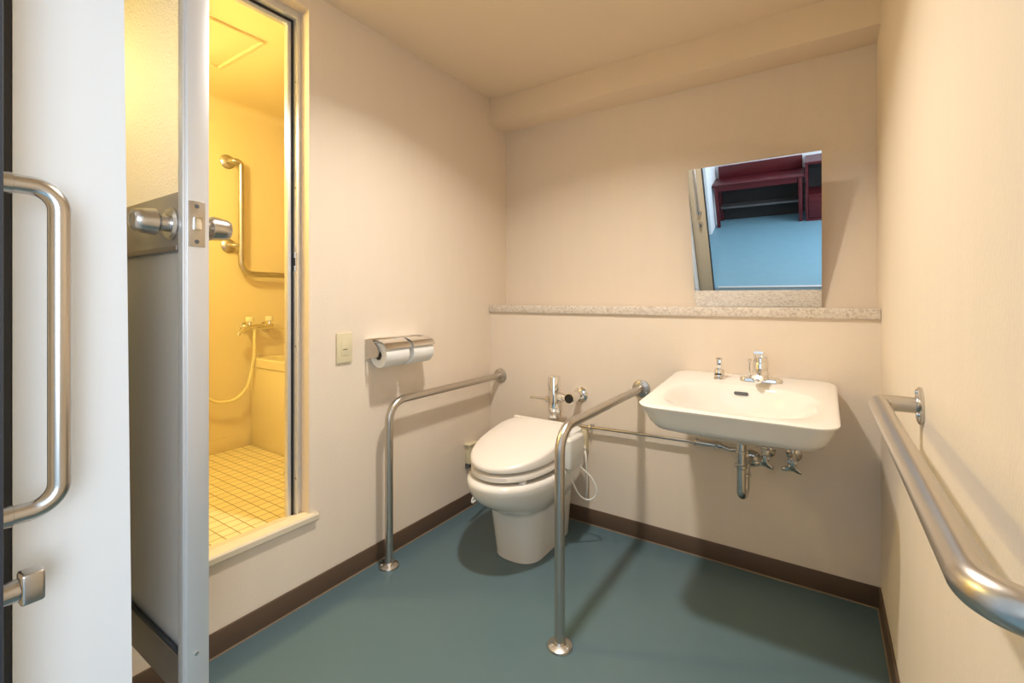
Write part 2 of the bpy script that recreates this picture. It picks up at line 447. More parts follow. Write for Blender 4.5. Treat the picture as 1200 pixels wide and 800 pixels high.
bm = nb(); tube(bm, spline([(fx, -.755, .958), (fx + .004, -.757, .90), (fx + .002, -.760, .787), (fx - .002, -.789, .642), (fx - .002, -.840, .577), (fx - .002, -.904, .561), (fx - .004, -.99, .59), (fx - .01, -1.10, .76), (fx - .02, -1.17, 1.05), (fx - .02, -1.19, 1.38), (fx - .012, -1.19, 1.50)]), .0085, 12); ho = obj('shower_hose', bm, 'hose', t)
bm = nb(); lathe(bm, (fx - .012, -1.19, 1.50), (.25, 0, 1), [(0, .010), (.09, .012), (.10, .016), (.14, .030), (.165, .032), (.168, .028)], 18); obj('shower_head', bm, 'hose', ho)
bm = bx(SX, fx - .008, -1.205, -1.175, 1.49, 1.515, .003); obj('head_bracket', bm, 'chrome', t)
# thin shelf wire
o = obj('towel_wire', tube(nb(), fillet([(SX, -.64, .945), (SX + .05, -.64, .945), (SX + .05, -.50, .945), (SX, -.50, .945)], .01), .004, 10), 'chrome', loc=(SX, -.57, .945))
tag(o, 'thin wire rail under the shower mixer', 'rail')
# L shaped grab bar
t = thing('grab_bar', 'L shaped steel grab bar on the yellow shower wall', 'grab bar', (SX, -.85, 1.26))
gx = SX + .055
bm = nb()
tube(bm, fillet([(SX + .002, -.874, 1.905), (gx, -.868, 1.905), (gx, -.826, 1.903), (gx, -.826, 1.272), (gx, -.20, 1.272), (SX + .002, -.20, 1.272)], [.02, .03, .07, .04]), .016, 18)
obj('bar_tube', bm, 'satin', t)
bm = nb(); tube(bm, fillet([(SX + .002, -.868, 1.43), (gx - .004, -.868, 1.43), (gx, -.828, 1.43)], .025), .012, 14); obj('middle_arm', bm, 'satin', t)
for y, z in ((-.874, 1.905), (-.868, 1.43), (-.20, 1.272)):
    bm = nb(); lathe(bm, (SX, y, z), (1, 0, 0), [(0, .040), (.006, .039), (.012, .030), (.016, .019)], 28); obj('wall_flange', bm, 'satin', t)
# floor drain
t = thing('floor_drain', 'round dark drain in the mosaic shower floor', 'drain', (-.585, -.835, SZ))
bm = nb(); lathe(bm, (-.585, -.835, SZ), (0, 0, 1), [(0, .056), (.003, .055), (.004, .050)], 32); obj('drain_ring', bm, 'pipe', t)
bm = nb(); lathe(bm, (-.585, -.835, SZ + .0035), (0, 0, 1), [(0, .047), (.001, .047)], 32); obj('drain_grate', bm, 'dark_grey', t)
# globe lamp
lx, ly, lz = -.50, -1.49, 1.97
t = thing('pendant_lamp', 'glowing globe pendant lamp seen blurred through the frosted shower door', 'lamp', (lx, ly, SC))
bm = nb(); lathe(bm, (lx, ly, SC), (0, 0, -1), [(0, .055), (.015, .055), (.02, .02), (.17, .016), (.175, .035), (.205, .04)], 28); obj('lamp_base', bm, 'chrome', t)
bm = nb(); lathe(bm, (lx, ly, lz), (0, 0, 1), [(.014, .081), (.020, .081), (.05, .066), (.072, .036), (.078, .018)], 28); obj('added_lamp_cap', bm, 'white_paint', t)  # opaque cap, added to keep direct lamp light off the ceiling
bm = nb(); lathe(bm, (lx, ly, lz), (0, 0, -1), [(-.08 * math.cos(PI * k / 18), .08 * math.sin(PI * k / 18)) for k in range(7, 19)], 28); obj('lamp_shade', bm, 'bulb', t)

# ------------------------------------------------------------------ floor to wall grab bars
def flange(parent, c, axis, mat='satin', r=.042, screws=3, ph=0.5):
    bm = nb(); lathe(bm, c, axis, [(0, r), (.004, r), (.0075, r * .96), (.011, r * .78), (.014, r * .52), (.020, r * .43)], 36)
    f = obj('flange', bm, mat, parent)
    d = Vector(axis); a, b = frame(d)
    for k in range(screws):
        t = ph + 2 * PI * k / screws
        p = Vector(c) + (a * math.cos(t) + b * math.sin(t)) * r * .73 + d * .0095
        bm = nb(); lathe(bm, p, axis, [(-.002, .0062), (.002, .0062), (.0042, .0045), (.005, .001)], 14)
        obj('screw', bm, 'chrome', f)
    return f
def floor_bar(x, z, lab):
    t = thing('grab_bar', lab, 'grab bar', (x, -.818, 0))
    bm = nb(); tube(bm, fillet([(x, -.818, .003), (x, -.818, z), (x, -.002, z)], .085, 14), .0168, 24)
    obj('bar_tube', bm, 'satin', t)
    flange(t, (x, -.818, 0), (0, 0, 1), ph=.35); flange(t, (x, 0, z), (0, -1, 0))
floor_bar(.075, .694, 'bent steel grab bar between the toilet and the paper holder wall')
floor_bar(.887, .708, 'bent steel grab bar between the toilet and the basin')

# handrail on the right wall
t = thing('handrail', 'straight brushed steel handrail on the right hand wall', 'handrail', (XR, -1.25, .9))
rx, rz = 1.698, .900
bm = nb(); tube(bm, fillet([(XR - .002, -.838, rz), (rx, -.838, rz), (rx, -1.668, rz), (XR - .002, -1.668, rz)], [.030, .058], 14), .0172, 28)
obj('rail_tube', bm, 'satin', t)
for y in (-.838, -1.668):
    bm = nb(); lathe(bm, (XR, y, rz), (-1, 0, 0), [(0, .040), (.005, .040), (.007, .037), (.0075, .020), (.010, .019)], 36)
    f = obj('flange', bm, 'steel', t)
    for k in range(3):
        a = PI / 2 + 2 * PI * k / 3
        bm = nb(); lathe(bm, (XR - .006, y + math.cos(a) * .029, rz + math.sin(a) * .029), (-1, 0, 0), [(0, .006), (.003, .006), (.006, .0045), (.007, .001)], 14)
        obj('screw', bm, 'chrome', f)

# ------------------------------------------------------------------ toilet
TX = .473
t = thing('toilet', 'ivory wall side toilet with closed lid between two grab bars', 'toilet', (TX, -.40, 0))
bm = nb()
R = [(0, .109, -.498, -.085, 2.5, 5), (.015, .109, -.498, -.085, 2.5, 5), (.12, .117, -.518, -.08, 2.5, 5), (.205, .127, -.535, -.075, 2.4, 4.5), (.220, .130, -.541, -.07, 2.4, 4.5),
     (.233, .138, -.562, -.065, 2.3, 4.5), (.262, .156, -.615, -.06, 2.2, 4.5), (.295, .176, -.661, -.05, 2.1, 4.5), (.330, .188, -.689, -.05, 2.1, 4.5),
     (.366, .193, -.700, -.05, 2.1, 4.5), (.378, .190, -.697, -.05, 2.1, 4.5), (.385, .180, -.686, -.058, 2.1, 4.5), (.385, .135, -.635, -.22, 2.1, 3), (.36, .13, -.63, -.23, 2.1, 3), (.25, .09, -.52, -.28, 2, 2), (.17, .03, -.42, -.34, 2, 2)]
loft(bm, [egg(TX, a, yf, yr, -.40, ef, er, z, 72) for z, a, yf, yr, ef, er in R])
obj('bowl', bm, 'ceramic', t, angle=50)
# seat ring (closed slab), resting on bumpers
def slope(z0, z1): return lambda x, y: z0 + (z1 - z0) * (y + .67) / .45
bm = nb()
loft(bm, [egg(TX, .176, -.663, -.20, -.40, 2.1, 3.5, slope(.395, .415), 72), egg(TX, .183, -.672, -.19, -.40, 2.1, 3.5, slope(.400, .420), 72), egg(TX, .183, -.672, -.19, -.40, 2.1, 3.5, slope(.418, .445), 72), egg(TX, .176, -.664, -.2, -.40, 2.1, 3.5, slope(.424, .452), 72)])
obj('seat', bm, 'plastic', t, angle=50)
# lid
bm = nb()
def lz_(off, dome): return lambda x, y: (.452 + (.543 - .452) * (y + .67) / .45 + off) if off > -.01 else (.433 + (.462 - .433) * (y + .67) / .45 + (off + .018) * 2)
LR = [(.178, -.662, -.215, -.018), (.186, -.673, -.204, -.0165), (.187, -.675, -.203, -.006), (.183, -.670, -.206, .001), (.174, -.658, -.214, .005), (.12, -.585, -.26, .010), (.05, -.48, -.32, .013)]
loft(bm, [egg(TX, a, yf, yr, -.40, 2.1, 3.6, lz_(o_, 0), 72) for a, yf, yr, o_ in LR])
obj('lid', bm, 'plastic', t, angle=50)
bm = bx(TX - .150, TX + .150, -.242, -.214, .541, .552, .005, 3); obj('lid_ridge', bm, 'plastic', t)
for sx in (-.12, .12):
    bm = bx(TX + sx - .014, TX + sx + .014, -.592, -.570, .383, .399, .003); obj('seat_bumper', bm, 'bidet', t)
# rear unit under the lid and side box
bm = nb()
loft(bm, [egg(TX, .185, -.27, -.122, -.19, 6, 6, .386, 56), egg(TX, .190, -.275, -.118, -.19, 6, 6, .40, 56), egg(TX, .188, -.262, -.12, -.19, 6, 6, .47, 56), egg(TX, .178, -.235, -.125, -.19, 6, 6, .515, 56), egg(TX, .165, -.215, -.13, -.18, 6, 6, .522, 56)])
obj('seat_hinge_unit', bm, 'bidet', t)
bm = bx(.655, .690, -.345, -.205, .382, .516, .012, 4); cb = obj('control_box', bm, 'bidet', t)
bm = nb(); tube(bm, spline([(.672, -.325, .385), (.682, -.30, .31), (.694, -.262, .25), (.718, -.228, .224), (.745, -.21, .240), (.752, -.21, .276), (.726, -.215, .325), (.690, -.235, .365), (.683, -.25, .39)], 8), .0036, 8); obj('power_cable', bm, 'white_cable', cb)
bm = nb(); lathe(bm, (.672, -.325, .372), (0, 0, 1), [(0, .006), (.012, .007), (.02, .004)], 10); obj('cable_grip', bm, 'white_cable', cb)
# bridge from hinge unit to control box
obj('side_bracket', bx(.645, .66, -.26, -.215, .41, .47, .003), 'bidet', t)
# water hose under the bowl on the left
bm = nb(); tube(bm, spline([(.30, -.20, .40), (.235, -.22, .31), (.185, -.30, .17), (.158, -.345, .122), (.150, -.35, .128), (.158, -.33, .16), (.19, -.22, .30), (.29, -.16, .40)], 8), .006, 10); obj('bidet_hose', bm, 'white_cable', t)

# flush valve
vx, vy = .473, -.095
t = thing('flush_valve', 'chrome flush valve with side lever above the toilet', 'flush valve', (vx, vy, .5))
bm = nb(); lathe(bm, (vx, vy, .515), (0, 0, 1), [(0, .016), (.012, .020), (.02, .030), (.030, .031), (.032, .026), (.052, .0255), (.054, .0275), (.056, .026), (.062, .026), (.064, .0315), (.222, .0315), (.227, .029), (.228, .002)], 32); obj('valve_body', bm, 'chrome', t)
bm = nb(); lathe(bm, (vx, vy, .386), (0, 0, 1), [(0, .016), (.135, .016)], 18); obj('flush_pipe', bm, 'chrome', t)
bm = nb(); lathe(bm, (vx - .018, vy - .004, .622), (-1, -.12, .02), [(0, .013), (.012, .013), (.014, .016), (.024, .016), (.026, .009), (.036, .0075), (.090, .0055), (.11, .0065), (.113, .003)], 20); obj('lever', bm, 'pipe', t)
bm = nb(); lathe(bm, (vx + .018, vy, .640), (1, 0, 0), [(0, .019), (.014, .019), (.015, .024), (.034, .024), (.035, .018), (.10, .018)], 24); obj('inlet_pipe', bm, 'chrome', t)
sx_ = .575
bm = nb(); lathe(bm, (sx_, vy - .038, .645), (0, 1, 0), [(0, .024), (.002, .0265), (.055, .0265), (.057, .020), (.085, .020), (.086, .017), (.135, .017)], 28); sv = obj('stop_valve', bm, 'chrome', t)
bm = nb(); lathe(bm, (sx_, vy - .038, .645), (0, -1, 0), [(-.001, .0222), (.003, .0222), (.0038, .019), (.0038, .002)], 24); obj('valve_cap', bm, 'black', sv, label='black screw cap')
bm = nb(); lathe(bm, (sx_, 0, .645), (0, -1, 0), [(0, .040), (.004, .039), (.012, .028), (.016, .018)], 30); obj('wall_flange', bm, 'chrome', t)
bm = nb(); lathe(bm, (vx + .034, vy - .018, .568), (0, -.3, 1), [(0, .011), (.004, .0155), (.03, .0155), (.034, .011), (.045, .009)], 20); obj('vacuum_breaker', bm, 'chrome', t)

# outlet boxes beside the toilet
t = thing('outlet_box', 'small cream socket cover on the wall left of the toilet', 'socket', (0, -.19, .29))
bm = bx(0, .034, -.225, -.155, .245, .345, .004); obj('cover', bm, 'cream_plastic', t)
bm = bx(0, .040, -.235, -.145, .345, .352, .002); obj('hood', bm, 'cream_plastic', t)
bm = bx(0, .022, -.225, -.155, .222, .245, .002); obj('plug_base', bm, 'dark_grey', t)
t = thing('outlet_box', 'cream socket cover on the back wall right of the toilet', 'socket', (.585, 0, .4))
obj('cover', bx(.555, .62, -.030, 0, .365, .480, .004), 'cream_plastic', t)
bm = nb(); tube(bm, spline([(.600, -.028, .38), (.622, -.05, .372), (.632, -.06, .32), (.63, -.05, .2), (.61, -.02, .12)], 6), .006, 10); obj('plug_cord', bm, 'white_cable', t)
bm = nb(); lathe(bm, (.600, -.028, .388), (.5, -.8, -.1), [(0, .014), (.022, .013), (.03, .007)], 14); obj('plug', bm, 'white_cable', t)

# ------------------------------------------------------------------ water pipe along the back wall
t = thing('water_pipe', 'thin chrome water pipe along the wall from toilet to basin', 'pipe', (.9, -.03, .503))
bm = nb(); tube(bm, [(.50, -.028, .492), (.60, -.028, .493), (1.15, -.028, .5055)], .0075, 14); obj('pipe_tube', bm, 'pipe', t)
bm = nb(); tube(bm, [(1.13, -.028, .505), (1.24, -.028, .5075)], .0125, 16); obj('union_sleeve', bm, 'pipe', t)
for x in (.640, 1.135, 1.222):
    bm = nb(); lathe(bm, (x - .006, -.028, .4935 + (x - .6) * .0227), (1, 0, 0), [(0, .013), (.002, .0155), (.010, .0155), (.012, .013)], 6); obj('pipe_nut', bm, 'pipe', t)
for x in (.640, 1.135):
    bm = nb(); lathe(bm, (x, 0, .4935 + (x - .6) * .0227), (0, -1, 0), [(0, .010), (.003, .006), (.022, .006)], 12); obj('pipe_clip', bm, 'pipe', t)
bm = nb(); tube(bm, fillet([(1.236, -.028, .5075), (1.275, -.032, .498), (1.32, -.036, .508)], .02), .009, 14); obj('elbow', bm, 'pipe', t)

# ------------------------------------------------------------------ wash basin
bxc = 1.348
BY = -.600
t = thing('wash_basin', 'wide ivory wall hung basin below the tilted mirror', 'basin', (bxc, 0, .76))
def ztop(y): return .768 + (.814 - .768) * max(0, min(1, (y - BY) / -BY)) 
def rrect(x0, x1, y0, y1, r, n=24, zf=0):
    pts = []
    for cx_, cy_, a0 in ((x1 - r, y1 - r, 0), (x0 + r, y1 - r, PI / 2), (x0 + r, y0 + r, PI), (x1 - r, y0 + r, 1.5 * PI)):
        for k in range(n): 
            a = a0 + PI / 2 * k / (n - 1)
            pts.append(Vector((cx_ + r * math.cos(a), cy_ + r * math.sin(a), 0)))
    # even spacing along the outline, starting from the middle of the right side
    pts = [Vector((x1, (y0 + y1) / 2, 0))] + pts
    seg = [(pts[(i + 1) % len(pts)] - pts[i]).length for i in range(len(pts))]
    tot = sum(seg); N = 160; out = []; i = 0; acc = 0
    for k in range(N):
        d = tot * k / N
        while acc + seg[i] < d: acc += seg[i]; i += 1
        p = pts[i].lerp(pts[(i + 1) % len(pts)], (d - acc) / seg[i] if seg[i] else 0)
        out.append(Vector((p.x, p.y, zf(p.y) if callable(zf) else zf)))
    return out
def ell(x0, x1, y0, y1, e, zf, tmpl):
    """ring whose points share the angular order of the outline tmpl"""
    cx_, cy_ = (x0 + x1) / 2, (y0 + y1) / 2; out = []
    n = len(tmpl)
    tc = sum((p.x for p in tmpl)) / n, sum((p.y for p in tmpl)) / n
    for p in tmpl:
        a = math.atan2((p.y - tc[1]) / .30, (p.x - tc[0]) / .29)
        c, s = math.cos(a), math.sin(a)
        k = (abs(c) ** e + abs(s) ** e) ** (-1 / e)
        x, y = cx_ + (x1 - x0) / 2 * c * k, cy_ + (y1 - y0) / 2 * s * k
        out.append(Vector((x, y, zf(y) if callable(zf) else zf)))
    return out
X0, X1 = 1.058, 1.640
T = rrect(X0, X1, BY, 0, .065, zf=ztop)
zt = lambda o_: (lambda y: ztop(y) + o_)
bm = nb()
rings = [ell(1.28, 1.42, -.33, -.20, 2, .640, T), ell(1.20, 1.50, -.43, -.06, 2.5, .645, T), ell(1.14, 1.56, -.51, 0, 3, .662, T),
         rrect(X0 + .046, X1 - .046, BY + .062, 0, .08, zf=lambda y: ztop(y) - .094), rrect(X0 + .036, X1 - .036, BY + .046, 0, .08, zf=lambda y: ztop(y) - .088), rrect(X0 + .026, X1 - .026, BY + .030, 0, .075, zf=lambda y: ztop(y) - .068), rrect(X0 + .018, X1 - .018, BY + .020, 0, .07, zf=zt(-.045)), rrect(X0 + .006, X1 - .006, BY + .006, 0, .066, zf=zt(-.014)),
         rrect(X0 + .001, X1 - .001, BY + .001, 0, .065, zf=zt(-.007)), rrect(X0 + .001, X1 - .001, BY + .001, 0, .064, zf=zt(-.0035)), rrect(X0 + .005, X1 - .005, BY + .005, -.001, .062, zf=zt(-.0005)), rrect(X0 + .010, X1 - .010, BY + .010, -.003, .06, zf=zt(0)),
         rrect(X0 + .022, X1 - .022, BY + .022, -.016, .055, zf=zt(0)),
         ell(1.100, 1.594, -.570, -.180, 2.7, zt(-.001), T), ell(1.108, 1.586, -.562, -.186, 2.7, zt(-.004), T), ell(1.122, 1.571, -.550, -.193, 2.6, zt(-.018), T),
         ell(1.145, 1.549, -.525, -.203, 2.5, lambda y: .742, T), ell(1.175, 1.52, -.49, -.213, 2.4, .710, T), ell(1.22, 1.475, -.44, -.225, 2.2, .688, T), ell(1.30, 1.395, -.35, -.235, 2, .672, T), ell(1.325, 1.371, -.305, -.259, 2, .668, T)]
loft(bm, rings)
obj('basin_bowl', bm, 'ceramic', t, angle=48)
bm = nb(); lathe(bm, (1.348, -.282, .6685), (0, 0, 1), [(0, .022), (.003, .022), (.004, .016), (.002, .014)], 28); obj('waste_ring', bm, 'chrome', t)
# overflow slot on the rear slope of the bowl
bm = nb()
ov = Vector((1.338, -.197, .768)); nrm = Vector((0, -.93, .36)).normalized(); up = nrm.cross(Vector((1, 0, 0))).normalized()
pts = []
for k in range(24):
    a = 2 * PI * k / 24; c, s = math.cos(a), math.sin(a)
    pts.append(Vector((math.copysign(.0185, c) + .0065 * c, .0065 * s, 0)))
loft(bm, [[ov + Vector((1, 0, 0)) * p.x + up * p.y + nrm * o_ for p in pts] for o_ in (-.006, .0025)])
obj('overflow_slot', bm, 'dark_grey', t)

# single lever tap
fz = ztop(-.10)
fx, fy = 1.395, -.098
t = thing('basin_tap', 'chrome single lever mixer tap on the basin', 'tap', (fx, fy, fz))
bm = nb(); E_ = lambda a, b, z: [Vector((fx + (a - b) * (1 if math.cos(2 * PI * i / 48) > 0 else -1) + b * math.cos(2 * PI * i / 48), fy + b * math.sin(2 * PI * i / 48), z)) for i in range(48)]
loft(bm, [E_(.076, .025, fz - .002), E_(.076, .025, fz + .006), E_(.073, .022, fz + .013), E_(.066, .015, fz + .016)]); obj('base_plate', bm, 'chrome', t)
bm = nb(); lathe(bm, (fx, fy, fz + .012), (0, 0, 1), [(0, .033), (.012, .031), (.058, .028), (.062, .0265), (.063, .0275), (.080, .026), (.087, .018), (.089, .002)], 32); obj('tap_body', bm, 'chrome', t)
bm = nb()
def sect(p, d, w, h, n=20):
    d = Vector(d).normalized(); s = d.cross(Vector((0, 0, 1))).normalized(); u = s.cross(d)
    return [Vector(p) + s * w * sgn(math.cos(2 * PI * i / n), .6) + u * h * sgn(math.sin(2 * PI * i / n), .6) for i in range(n)]
loft(bm, [sect((fx, fy, fz + .032), (0, -1, .05), .026, .020), sect((fx, fy - .05, fz + .036), (0, -1, 0), .023, .016), sect((fx, fy - .095, fz + .034), (0, -1, -.15), .021, .014), sect((fx, fy - .118, fz + .028), (0, -1, -.5), .019, .013)]); obj('spout', bm, 'chrome', t)
bm = nb(); lathe(bm, (fx, fy - .108, fz + .024), (0, -.1, -1), [(0, .010), (.012, .0105), (.016, .009)], 18); obj('aerator', bm, 'chrome', t)
bm = nb()
loft(bm, [sect((fx, fy + .024, fz + .089), (0, -1, .10), .024, .009), sect((fx, fy - .02, fz + .103), (0, -1, .25), .024, .010), sect((fx, fy - .070, fz + .117), (0, -1, .25), .021, .007), sect((fx, fy - .086, fz + .121), (0, -1, .2), .016, .004)])
obj('lever', bm, 'chrome', t)
bm = nb(); lathe(bm, (fx - .040, fy + .004, fz + .012), (0, 0, 1), [(0, .006), (.010, .006), (.011, .0035), (.060, .0035), (.061, .007), (.070, .0075), (.073, .005)], 14); obj('popup_knob', bm, 'chrome', t)
# small push tap
px_, py_ = 1.245, -.108
pz = ztop(py_)
t = thing('plug_stand', 'small upright chrome fitting left of the mixer tap', 'tap', (px_, py_, pz))
bm = nb(); lathe(bm, (px_, py_, pz - .002), (0, 0, 1), [(0, .023), (.004, .0225), (.006, .0205), (.036, .0195), (.040, .017), (.041, .010)], 24); obj('fitting_body', bm, 'chrome', t)
bm = bx(px_ - .0095, px_ + .0095, py_ - .008, py_ + .008, pz + .038, pz + .078, .003); obj('post', bm, 'chrome', t)
bm = nb(); lathe(bm, (px_, py_, pz + .075), (0, 0, 1), [(0, .010), (.002, .0135), (.009, .0135), (.011, .009)], 16); obj('post_cap', bm, 'chrome', t)
bm = bx(px_ - .012, px_ + .012, py_ - .0215, py_ - .012, pz + .016, pz + .022, .001); obj('hook_slot', bm, 'black', t)

# ------------------------------------------------------------------ pipes below the basin
t = thing('drain_trap', 'chrome U shaped drain trap under the basin', 'drain pipe', (1.348, -.27, .60))
dx, dy = 1.348, -.270
bm = nb(); tube(bm, fillet([(dx, dy, .641), (dx, dy, .402), (dx + .006, dy + .066, .402), (dx + .006, dy + .066, .505), (dx + .004, -.001, .468)], [.030, .030, .026], 10), [.0168] * 12 + [.0145] * 20 + [.0125] * 3, 20); obj('trap_tube', bm, 'pipe', t)
for z, r_ in ((.610, .0235), (.508, .023), (.560, .0185)):
    bm = nb(); lathe(bm, (dx, dy, z), (0, 0, 1), [(0, r_ - .003), (.003, r_), (.013, r_), (.016, r_ - .003)], 24); obj('slip_nut', bm, 'pipe', t)
bm = nb(); lathe(bm, (dx + .006, dy + .066, .458), (0, 0, 1), [(0, .015), (.003, .019), (.013, .019), (.016, .015)], 24); obj('slip_nut', bm, 'pipe', t)
bm = nb(); lathe(bm, (dx + .004, 0, .468), (0, -1, 0), [(0, .036), (.004, .035), (.012, .026), (.016, .018)], 30); obj('wall_flange', bm, 'pipe', t)
def stop_valve(x, zz, lab):
    t = thing('stop_valve', lab, 'valve', (x, -.12, zz))
    bm = nb(); lathe(bm, (x, 0, zz), (0, -1, 0), [(0, .028), (.004, .027), (.010, .018), (.012, .011), (.075, .011), (.076, .0155), (.125, .0155), (.126, .009), (.15, .009)], 24); obj('valve_body', bm, 'pipe', t)
    bm = nb(); tube(bm, fillet([(x, -.10, zz), (x, -.10, zz + .065), (x - .05, -.10, zz + .070), (x - .055, -.10, .638)], .02), .008, 12); obj('riser_pipe', bm, 'chrome', t)
    bm = nb(); lathe(bm, (x, -.10, zz + .012), (0, 0, 1), [(0, .012), (.02, .012), (.022, .009)], 6); obj('riser_nut', bm, 'chrome', t)
    bm = nb()
    dirv = Vector((0, -1, -.45)).normalized(); a, b = frame(dirv)
    c = Vector((x, -.148, zz - .002))
    ring = []
    for k in range(36):
        th = 2 * PI * k / 36
        r = .014 + .024 * max(0, math.cos(3 * (th - .4))) ** 1.5
        ring.append((th, r))
    def rg(off, sc_): return [c + dirv * off + (a * math.cos(th) + b * math.sin(th)) * r * sc_ for th, r in ring]
    loft(bm, [rg(0, .8), rg(.003, 1), rg(.012, 1), rg(.015, .8)])
    obj('cross_handle', bm, 'chrome', t)
stop_valve(1.412, .512, 'chrome stop valve with three pointed handle next to the drain trap')
stop_valve(1.502, .512, 'chrome stop valve with three pointed handle farthest right under the basin')

# ------------------------------------------------------------------ tilted mirror
t = thing('mirror', 'frameless mirror tilted forward on the granite ledge above the basin', 'mirror', (1.345, .155, 1.095))
ml, mr = 1.096, 1.593
b0, t0 = Vector((0, .152, 1.0955)), Vector((0, 0.0, 1.703))
nv = Vector((0, -.607, -.152)).normalized()
def slab(o0, o1, ins=0):
    L = (t0 - b0).normalized() * ins
    return [[Vector((x, 0, 0)) + p + nv * o_ for x, p in ((ml + ins, b0 + L), (mr - ins, b0 + L), (mr - ins, t0 - L), (ml + ins, t0 - L))] for o_ in (o0, o1)]
bm = nb(); loft(bm, slab(-.002, 0)); obj('mirror_glass', bm, 'mirror', t, smooth=False)
bm = nb(); loft(bm, slab(-.009, -.0021, .002)); obj('backing', bm, 'alu_dark', t, smooth=False)
bm = nb(); tube(bm, [(1.345, .035, 1.58), (1.345, YU - .001, 1.58)], .008, 10); obj('wall_stay', bm, 'pipe', t)

# ------------------------------------------------------------------ paper holder and rolls
t = thing('paper_holder', 'chrome double toilet paper holder on the left wall', 'paper holder', (0, -.73, .92))
obj('back_plate', bx(0, .004, -.885, -.575, .870, .962, .001), 'chrome', t)
def arm(y):
    bm = nb()
    pr = [(0, .958), (.045, .958), (.075, .935), (.088, .912), (.082, .893), (.066, .884), (.04, .885), (.012, .874), (0, .874)]
    loft(bm, [[Vector((x, yy, z)) for x, z in pr] for yy in (y - .002, y + .002)])
    obj('side_arm', bm, 'satin', t)
for y in (-.882, -.7275, -.578): arm(y)
rcx, rcz, rr_ = .068, .902, .052
for y0, y1 in ((-.874, -.736), (-.719, -.585)):
    bm = nb()
    A = [math.radians(a) for a in range(118, 18, -8)]
    out = [Vector((rcx + math.cos(a) * (rr_ + .007), 0, rcz + math.sin(a) * (rr_ + .005))) for a in A]
    inn = [Vector((rcx + math.cos(a) * (rr_ + .0055), 0, rcz + math.sin(a) * (rr_ + .0035))) for a in reversed(A)]
    ring = [Vector((0.003, 0, rcz + rr_ + .004))] + out + inn + [Vector((.003, 0, rcz + rr_ + .002))]
    loft(bm, [[p + Vector((0, y, 0)) for p in ring] for y in (y0, y1)])
    obj('paper_cover', bm, 'chrome', t)
bm = nb(); tube(bm, [(rcx, -.881, rcz), (rcx, -.579, rcz)], .008, 12); obj('spindle', bm, 'dark_grey', t)
for y0, y1, lab in ((-.868, -.740, 'white toilet roll nearest the light switch'), (-.715, -.592, 'white toilet roll nearest the corner')):
    r_ = thing('toilet_roll', lab, 'toilet roll', (rcx, (y0 + y1) / 2, rcz - .0073), 'toilet rolls in the holder')
    bm = nb(); lathe(bm, (rcx, y0, rcz - .0073), (0, 1, 0), [(0, .020), (0, rr_ - .002), (.002, rr_), (y1 - y0 - .002, rr_), (y1 - y0, rr_ - .002), (y1 - y0, .020), (0, .020)], 40, False, False); obj('tissue', bm, 'paper', r_)
    bm = nb(); lathe(bm, (rcx, y0 + .001, rcz - .0073), (0, 1, 0), [(0, .0155), (0, .0202), (y1 - y0 - .002, .0202), (y1 - y0 - .002, .0155), (0, .0155)], 28, False, False); obj('core', bm, 'card', r_)

# light switch
t = thing('light_switch', 'cream rectangular light switch plate left of the paper holder', 'switch', (0, -.987, .934))
obj('plate', bx(0, .009, -1.023, -.951, .873, .994, .003, 3), 'cream_plastic', t)
obj('rocker', bx(.0085, .0105, -1.004, -.970, .902, .965, .001), 'cream_plastic', t)
obj('switch_mark', bx(.0103, .0109, -.997, -.977, .926, .9295), 'dark_grey', t)

# ------------------------------------------------------------------ ceiling lamp (above the picture)
t = thing('ceiling_downlight', 'round warm lamp recessed in the washroom ceiling', 'lamp', (.885, -.95, HC))
bm = nb(); lathe(bm, (.885, -.95, HC), (0, 0, -1), [(0, .085), (.006, .083), (.010, .072), (.010, .062), (.004, .060)], 40, True, False); obj('lamp_rim', bm, 'white_paint', t)
bm = nb(); lathe(bm, (.885, -.95, HC - .0105), (0, 0, -1), [(0, .062), (.0012, .060)], 40); obj('lamp_diffuser', bm, 'downlight', t)

L = bpy.data.lights.new('downlight_beam', 'AREA'); L.shape = 'DISK'; L.size = .11
L.energy = 16.8; L.color = (1, .965, .90); L.spread = math.radians(137)
lo = bpy.data.objects.new('downlight_beam', L); col.objects.link(lo)
lo.location = (.885, -.95, HC - .013)

# ------------------------------------------------------------------ room outside, seen in the mirror
OX0, OX1, OYB = -.6, 3.1, -4.25
struct('floor_office', bx(OX0, OX1, OYB, YF, -.08, 0), 'office_floor', 'pale blue floor of the room outside', 'floor')
struct('ceiling_office', bx(OX0, OX1, OYB, -2.18, 2.5, 2.58), 'office_wall', 'white ceiling of the room outside', 'ceiling')
struct('wall_office_back', bx(OX0, OX1, OYB - .08, OYB, 0, 2.5), 'office_wall', 'white wall behind the desk', 'wall')
struct('wall_office_left', bx(OX0, .455, OYB, -3.66, 0, 2.5, .012), 'office_wall', 'white wall corner left of the desk', 'wall')
bm = nb(); box(bm, OX1, OX1 + .08, OYB, -2.18, 0, .6); box(bm, OX1, OX1 + .08, OYB, -2.18, 2.2, 2.5); box(bm, OX1, OX1 + .08, OYB, -3.9, .6, 2.2); box(bm, OX1, OX1 + .08, -3.48, -3.4, .6, 2.2); box(bm, OX1, OX1 + .08, -2.30, -2.18, .6, 2.2)
struct('wall_office_right', bm, 'office_wall', 'white wall with the daylight window', 'wall', smooth=False)
struct('wall_office_front', bx(XR + .1, OX1, -2.26, -2.18, 0, 2.5), 'office_wall', 'white wall beside the washroom entrance', 'wall')
bm = nb()
